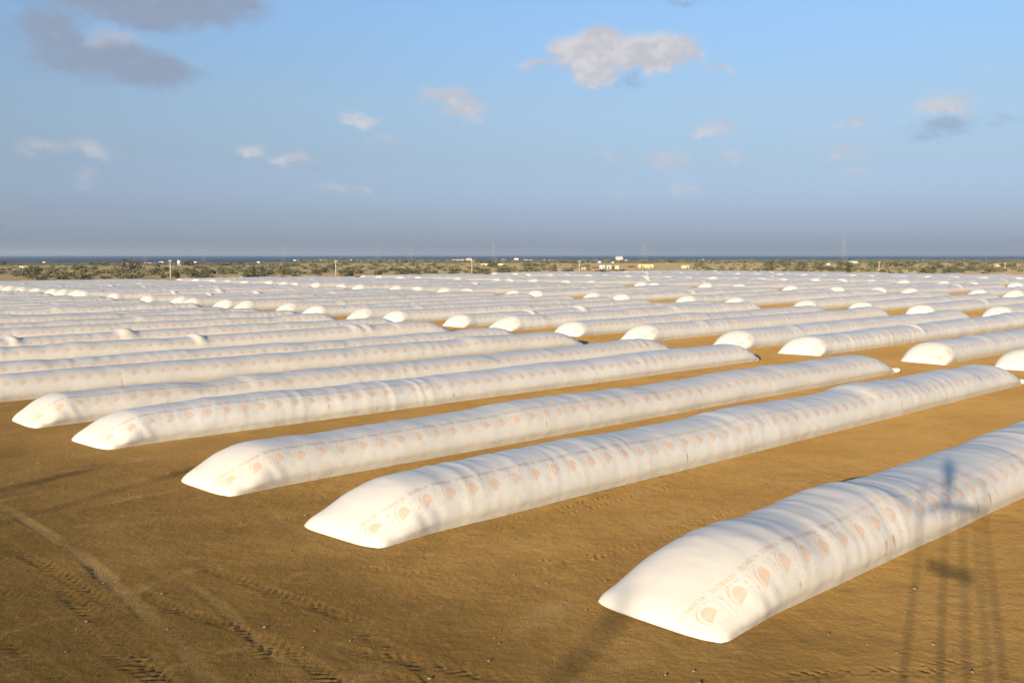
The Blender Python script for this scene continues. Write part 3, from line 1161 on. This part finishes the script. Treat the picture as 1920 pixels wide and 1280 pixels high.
def pylon_meshes(h):
    body, arms = MB(), MB()
    lv = [(0, .13), (.2, .10), (.38, .075), (.55, .052), (.68, .036), (.80, .03), (.92, .026), (1.0, .006)]
    r = 0.07
    for (z0, w0), (z1, w1) in zip(lv[:-1], lv[1:]):
        for sx, sy in ((1, 1), (-1, 1), (-1, -1), (1, -1)):
            body.bar((sx * w0 * h, sy * w0 * h, z0 * h), (sx * w1 * h, sy * w1 * h, z1 * h), r, 4)
        for (ax, ay), (bx, by) in (((1, 1), (-1, 1)), ((-1, 1), (-1, -1)), ((-1, -1), (1, -1)), ((1, -1), (1, 1))):
            body.bar((ax * w0 * h, ay * w0 * h, z0 * h), (bx * w1 * h, by * w1 * h, z1 * h), r * .6, 4)
            body.bar((bx * w0 * h, by * w0 * h, z0 * h), (ax * w1 * h, ay * w1 * h, z1 * h), r * .6, 4)
            body.bar((ax * w0 * h, ay * w0 * h, z0 * h), (bx * w0 * h, by * w0 * h, z0 * h), r * .6, 4)
    for z, w in ((.68, .13), (.80, .11), (.92, .09)):
        for sx in (-1, 1):
            for dz in (0, 0.035):
                arms.bar((sx * .03 * h, 0, (z + dz) * h), (sx * w * h, 0, z * h), r * .7, 4)
            arms.bar((sx * w * h, 0, z * h), (sx * w * h, 0, (z - .03) * h), .12, 4)
    return body, arms


pb, pa = pylon_meshes(40.0)
pbm = bpy.data.meshes.new('lattice_mast'); pbm.from_pydata(pb.v, [], pb.f); pbm.materials.append(galv)
pam = bpy.data.meshes.new('cross_arms'); pam.from_pydata(pa.v, [], pa.f); pam.materials.append(galv)
for px, top, dist, lab in ((1583, 444, 1350, 'tall lattice pylon on the plain at the right, clearest of all'),
                           (1208, 452, 1500, 'lattice pylon directly behind the tan house'),
                           (925, 455, 1600, 'lattice pylon near the middle, right of the domed white hall'),
                           (770, 462, 1600, 'faint lattice pylon left of the third utility pole'),
                           (708, 458, 1550, 'faint lattice pylon right of the second utility pole'),
                           (530, 462, 1200, 'faint lattice pylon left of the second utility pole'),
                           (381, 464, 1150, 'faint lattice pylon above the plain right of the water tank'),
                           (271, 466, 1150, 'faint lattice pylon above the plain, leftmost of all')):
    d = ray(px, top)
    x, h = d.x / d.y * dist, CAM_H + d.z / d.y * dist
    t = empty('power_pylon', (x, dist, 0), 0.5)
    k = h / 40.0
    t.scale = (k, k, k)
    tag(t, lab, 'pylon', 'power pylons on the plain')
    for nm, m in (('lattice_mast', pbm), ('cross_arms', pam)):
        c = bpy.data.objects.new(nm, m)
        COL.objects.link(c)
        c.parent = t

# ------------------------------------------------------------------ houses on the plain
def plain_mat(name, col, rough=0.85):
    m, n = material(name)
    nn = n.noise(None, 0.8, 4, 0.6)
    n.surface(n.mix(nn.step(0.35, 0.7), col, tuple(c * 0.82 for c in col)), rough, None, 0.2)
    return m


tan = plain_mat('tan_render', (0.62, 0.47, 0.26))
cream = plain_mat('cream_render', (0.72, 0.62, 0.42))
mint = plain_mat('pale_mint_sheet', (0.45, 0.60, 0.58))
rust = plain_mat('rusty_sheet', (0.25, 0.10, 0.06))
white = plain_mat('white_wall', (0.66, 0.65, 0.62))
pinkish = plain_mat('salmon_wall', (0.62, 0.40, 0.28))
darkm = plain_mat('dark_opening', (0.03, 0.025, 0.02))


def house(px, py, wpx, hpx, label, wall, openings=(), roof=None, roof_kind='flat', depth=6.0, name='house', rz=0.0, cat='house', dist=None):
    """px, py: middle of the foot of the front wall. openings: (x0, x1, z0, z1) as fractions of the front."""
    if dist is None:
        g = on_ground(px, py)
    else:
        d = ray(px, py)
        g = Vector((d.x / d.y * dist, dist, 0))
    w, h = wpx / F_PX * g.y, hpx / F_PX * g.y
    t = empty(name, (g.x, g.y, 0), rz)
    tag(t, label, cat)
    mb = MB()
    # front wall built round its openings, then the other three walls
    xs = sorted({0.0, 1.0, *[o[0] for o in openings], *[o[1] for o in openings]})
    zs = sorted({0.0, 1.0, *[o[2] for o in openings], *[o[3] for o in openings]})
    for x0, x1 in zip(xs[:-1], xs[1:]):
        for z0, z1 in zip(zs[:-1], zs[1:]):
            if any(o[0] <= x0 and x1 <= o[1] and o[2] <= z0 and z1 <= o[3] for o in openings):
                continue
            mb.box((x0 - .5) * w, (x1 - .5) * w, 0, 0.3, z0 * h - (0.1 if z0 == 0 else 0), z1 * h)
    mb.box(-w / 2, w / 2, depth - .3, depth, -0.1, h)
    mb.box(-w / 2, -w / 2 + .3, .301, depth - .301, -0.1, h)
    mb.box(w / 2 - .3, w / 2, .301, depth - .301, -0.1, h)
    mb.build('wall', wall, t)
    for o in openings:
        MB().box((o[0] - .5) * w + .02, (o[1] - .5) * w - .02, .2, .26, o[2] * h, o[3] * h - .02).build('door' if o[2] == 0 else 'window', darkm, t)
    if roof_kind == 'flat':
        MB().box(-w / 2 - .15, w / 2 + .15, -.15, depth + .15, h + .004, h + .22).build('roof', roof or wall, t)
    elif roof_kind == 'gable':
        v = [(-w / 2 - .3, -.3, h), (w / 2 + .3, -.3, h), (w / 2 + .3, depth + .3, h), (-w / 2 - .3, depth + .3, h), (-w / 2 - .3, depth / 2, h + depth * .22), (w / 2 + .3, depth / 2, h + depth * .22)]
        mesh_obj('roof', v, [(0, 1, 5, 4), (2, 3, 4, 5), (0, 4, 3), (1, 2, 5), (3, 2, 1, 0)], roof or wall, t)
    elif roof_kind == 'vault':
        v, f = [], []
        for i in range(13):
            a = math.pi * i / 12
            for y in (-.2, depth + .2):
                v.append((-math.cos(a) * w * .5, y, h + math.sin(a) * w * 0.16))
        for i in range(12):
            f.append((2 * i, 2 * i + 2, 2 * i + 3, 2 * i + 1))
        f.append(tuple(range(0, 26, 2))[::-1])
        f.append(tuple(range(1, 26, 2)))
        mesh_obj('roof', v, f, roof or wall, t, False)
    return t


house(1211, 502, 28, 5.6, 'long low tan house with dark doorways below the middle pylon', tan, ((.18, .26, 0, .7), (.32, .38, 0, .7), (.72, .82, .15, .7)), None, 'flat', 7)
house(1185, 502, 12, 3.6, 'open-fronted rusty lean-to at the left of the tan house', rust, ((.1, .9, .2, .75),), None, 'flat', 5, 'shed', cat='shed')
house(1219, 503, 6, 4.6, 'small tan outbuilding at the right end of the tan house', tan, ((.5, .85, 0, .75),), None, 'flat', 4, 'shed', cat='shed')
house(1285, 503, 13, 5.0, 'small square tan house standing alone with one dark door', tan, ((.72, .88, 0, .6),), None, 'flat', 6)
house(1129, 504, 9, 6.2, 'pale mint sheet-metal shed left of the rusty one', mint, ((.6, .8, .1, .7),), None, 'flat', 5, 'shed', cat='shed')
house(1142, 504, 8, 5.8, 'pale grey-green shed joined to the mint one', mint, ((.3, .6, 0, .8),), white, 'flat', 5, 'shed', cat='shed')
house(1150, 504, 8, 4.6, 'rusty red shed between the mint shed and the cream hut', rust, ((.2, .6, 0, .8),), None, 'flat', 4, 'shed', cat='shed')
house(1157, 505, 6, 5.0, 'little cream hut at the right of the rusty shed', cream, ((.4, .65, 0, .6),), None, 'gable', 4, 'hut', cat='hut')
house(1118, 503, 12, 2.6, 'low dark lean-to left of the mint shed', rust, ((.1, .45, .1, .8), (.55, .9, .1, .8)), None, 'flat', 4, 'shed', cat='shed')
house(1094, 505, 7, 3.2, 'tiny salmon hut right of the fourth utility pole', pinkish, ((.3, .55, 0, .7),), None, 'flat', 4, 'hut', cat='hut')
house(1124, 493, 5, 3.0, 'white tank hut on the plain above the mint shed', white, ((.3, .6, .1, .7),), None, 'flat', 4, 'hut', cat='hut')
house(1149, 493, 4, 2.0, 'small white hut on the plain above the cream hut', white, ((.3, .6, .1, .7),), None, 'flat', 4, 'hut', cat='hut')
house(922, 497, 42, 2.2, 'long low cream barn behind the third utility pole', cream, ((.1, .2, .1, .7), (.5, .6, .1, .7)), None, 'flat', 8, 'barn', cat='barn')
house(45, 503, 17, 3.2, 'long white building on the plain at the left frame edge', white, ((.15, .25, .1, .7), (.6, .7, .1, .7)), None, 'flat', 7, 'building', cat='building')
house(1602, 497, 13, 4.0, 'cream building on the plain right of the right-hand pylon', cream, ((.2, .35, .1, .6),), white, 'gable', 8, 'building', cat='building')
house(1554, 497, 5, 3.0, 'tiny white hut left of the right-hand pylon', white, ((.3, .6, .1, .6),), None, 'flat', 4, 'hut', cat='hut')
house(1447, 494, 20, 2.0, 'left one of two long white buildings far off at the right', white, ((.2, .3, .1, .6),), None, 'flat', 8, 'building', cat='building')
house(1469, 494, 18, 1.8, 'right one of two long white buildings far off at the right', white, ((.2, .3, .1, .6),), None, 'flat', 8, 'building', cat='building')
house(1873, 499, 7, 3.0, 'small cream hut on the plain near the right frame edge', cream, ((.3, .5, .1, .6),), None, 'flat', 5, 'hut', cat='hut')
FAR_TOWN = [(858, 22, 2.4, 'flat', 'long flat white warehouse of the far town'), (879, 12, 3.0, 'vault', 'domed salmon hall of the far town above the third pole'),
            (945, 10, 2.4, 'flat', 'white block of the far town right of the middle pylon'), (968, 9, 3.2, 'vault', 'brightest white domed hall of the far town'),
            (990, 16, 2.2, 'flat', 'low white block right of the bright domed hall'), (1028, 24, 1.8, 'flat', 'long low white block of the far town above the flat-topped tree'),
            (1065, 14, 2.0, 'flat', 'white block of the far town left of the fourth pole'), (1110, 20, 2.0, 'flat', 'white block of the far town right of the fourth pole'),
            (1162, 12, 3.2, 'gable', 'large bright gabled shed of the far town'), (1174, 5, 2.0, 'flat', 'small white block just right of the gabled shed'),
            (690, 14, 2.0, 'flat', 'pale block of the far town under a faint pylon'), (734, 6, 1.8, 'flat', 'tiny pale block of the far town left of the warehouse'),
            (768, 5, 1.8, 'flat', 'tiny white block under a faint pylon'), (655, 9, 1.8, 'flat', 'pale block of the far town right of the second pole'),
            (580, 60, 1.4, 'flat', 'very long pale wall-like building left of the second pole'), (484, 5, 2.4, 'vault', 'small white dome on the skyline above the dark tree'),
            (302, 8, 2.2, 'flat', 'white block on the skyline left of the leftmost pole'), (366, 5, 2.0, 'flat', 'tiny white block on the skyline right of the water tank'),
            (281, 20, 1.6, 'flat', 'long pale block on the skyline near the left'), (82, 5, 2.0, 'flat', 'tiny white block on the skyline near the left frame edge'),
            (1317, 6, 2.2, 'vault', 'small white dome on the skyline right of the houses'), (1368, 6, 1.8, 'flat', 'pale block on the skyline between the houses and the long buildings'),
            (1732, 8, 1.8, 'flat', 'pale block by the far shore at the right'), (1751, 5, 1.8, 'flat', 'tiny pale block by the far shore at the right')]
for px, w, h, kind, lab in FAR_TOWN:
    dist = (1130 if px < 560 else 1560) + 60 * math.sin(px)
    house(px, 486, w, h * 1.25, lab, pinkish if 'salmon' in lab else white, ((.2, .3, .1, .6), (.6, .7, .1, .6)), None, kind, 18, 'town_building', cat='building', dist=dist)
# water tank on legs
g = on_ground(336, 498)
wt = empty('water_tank', (g.x, g.y, 0))
tag(wt, 'pale green water tank on legs right of the leftmost pole', 'water tank')
k = g.y / F_PX
MB().bar((0, 0, 3.0 * k), (0, 0, 10 * k), 3.2 * k, 14).build('tank', mint, wt, True)
for sx in (-1, 1):
    for sy in (-1, 1):
        MB().bar((sx * 2 * k, sy * 2 * k, -0.1), (sx * 2 * k, sy * 2 * k, 3.1 * k), 0.35 * k, 6).build('leg', mint, wt)

# ------------------------------------------------------------------ haze
hm = bpy.data.materials.new('haze')
hm.use_nodes = True
HN = NT(hm.node_tree)
pvn = HN.new('ShaderNodeVolumePrincipled')
pvn.inputs['Color'].default_value = (0.70, 0.84, 1.0, 1)
pvn.inputs['Density'].default_value = 0.00013
pvn.inputs['Anisotropy'].default_value = 0.28
ho = HN.new('ShaderNodeOutputMaterial')
HN.link(pvn.outputs[0], ho.inputs['Volume'])
haze = MB().box(-21500, 21500, -500, 21500, -1.5, 75).build('haze', hm)
tag(haze, 'thin blue haze over the plain and sea', 'haze', kind='stuff')
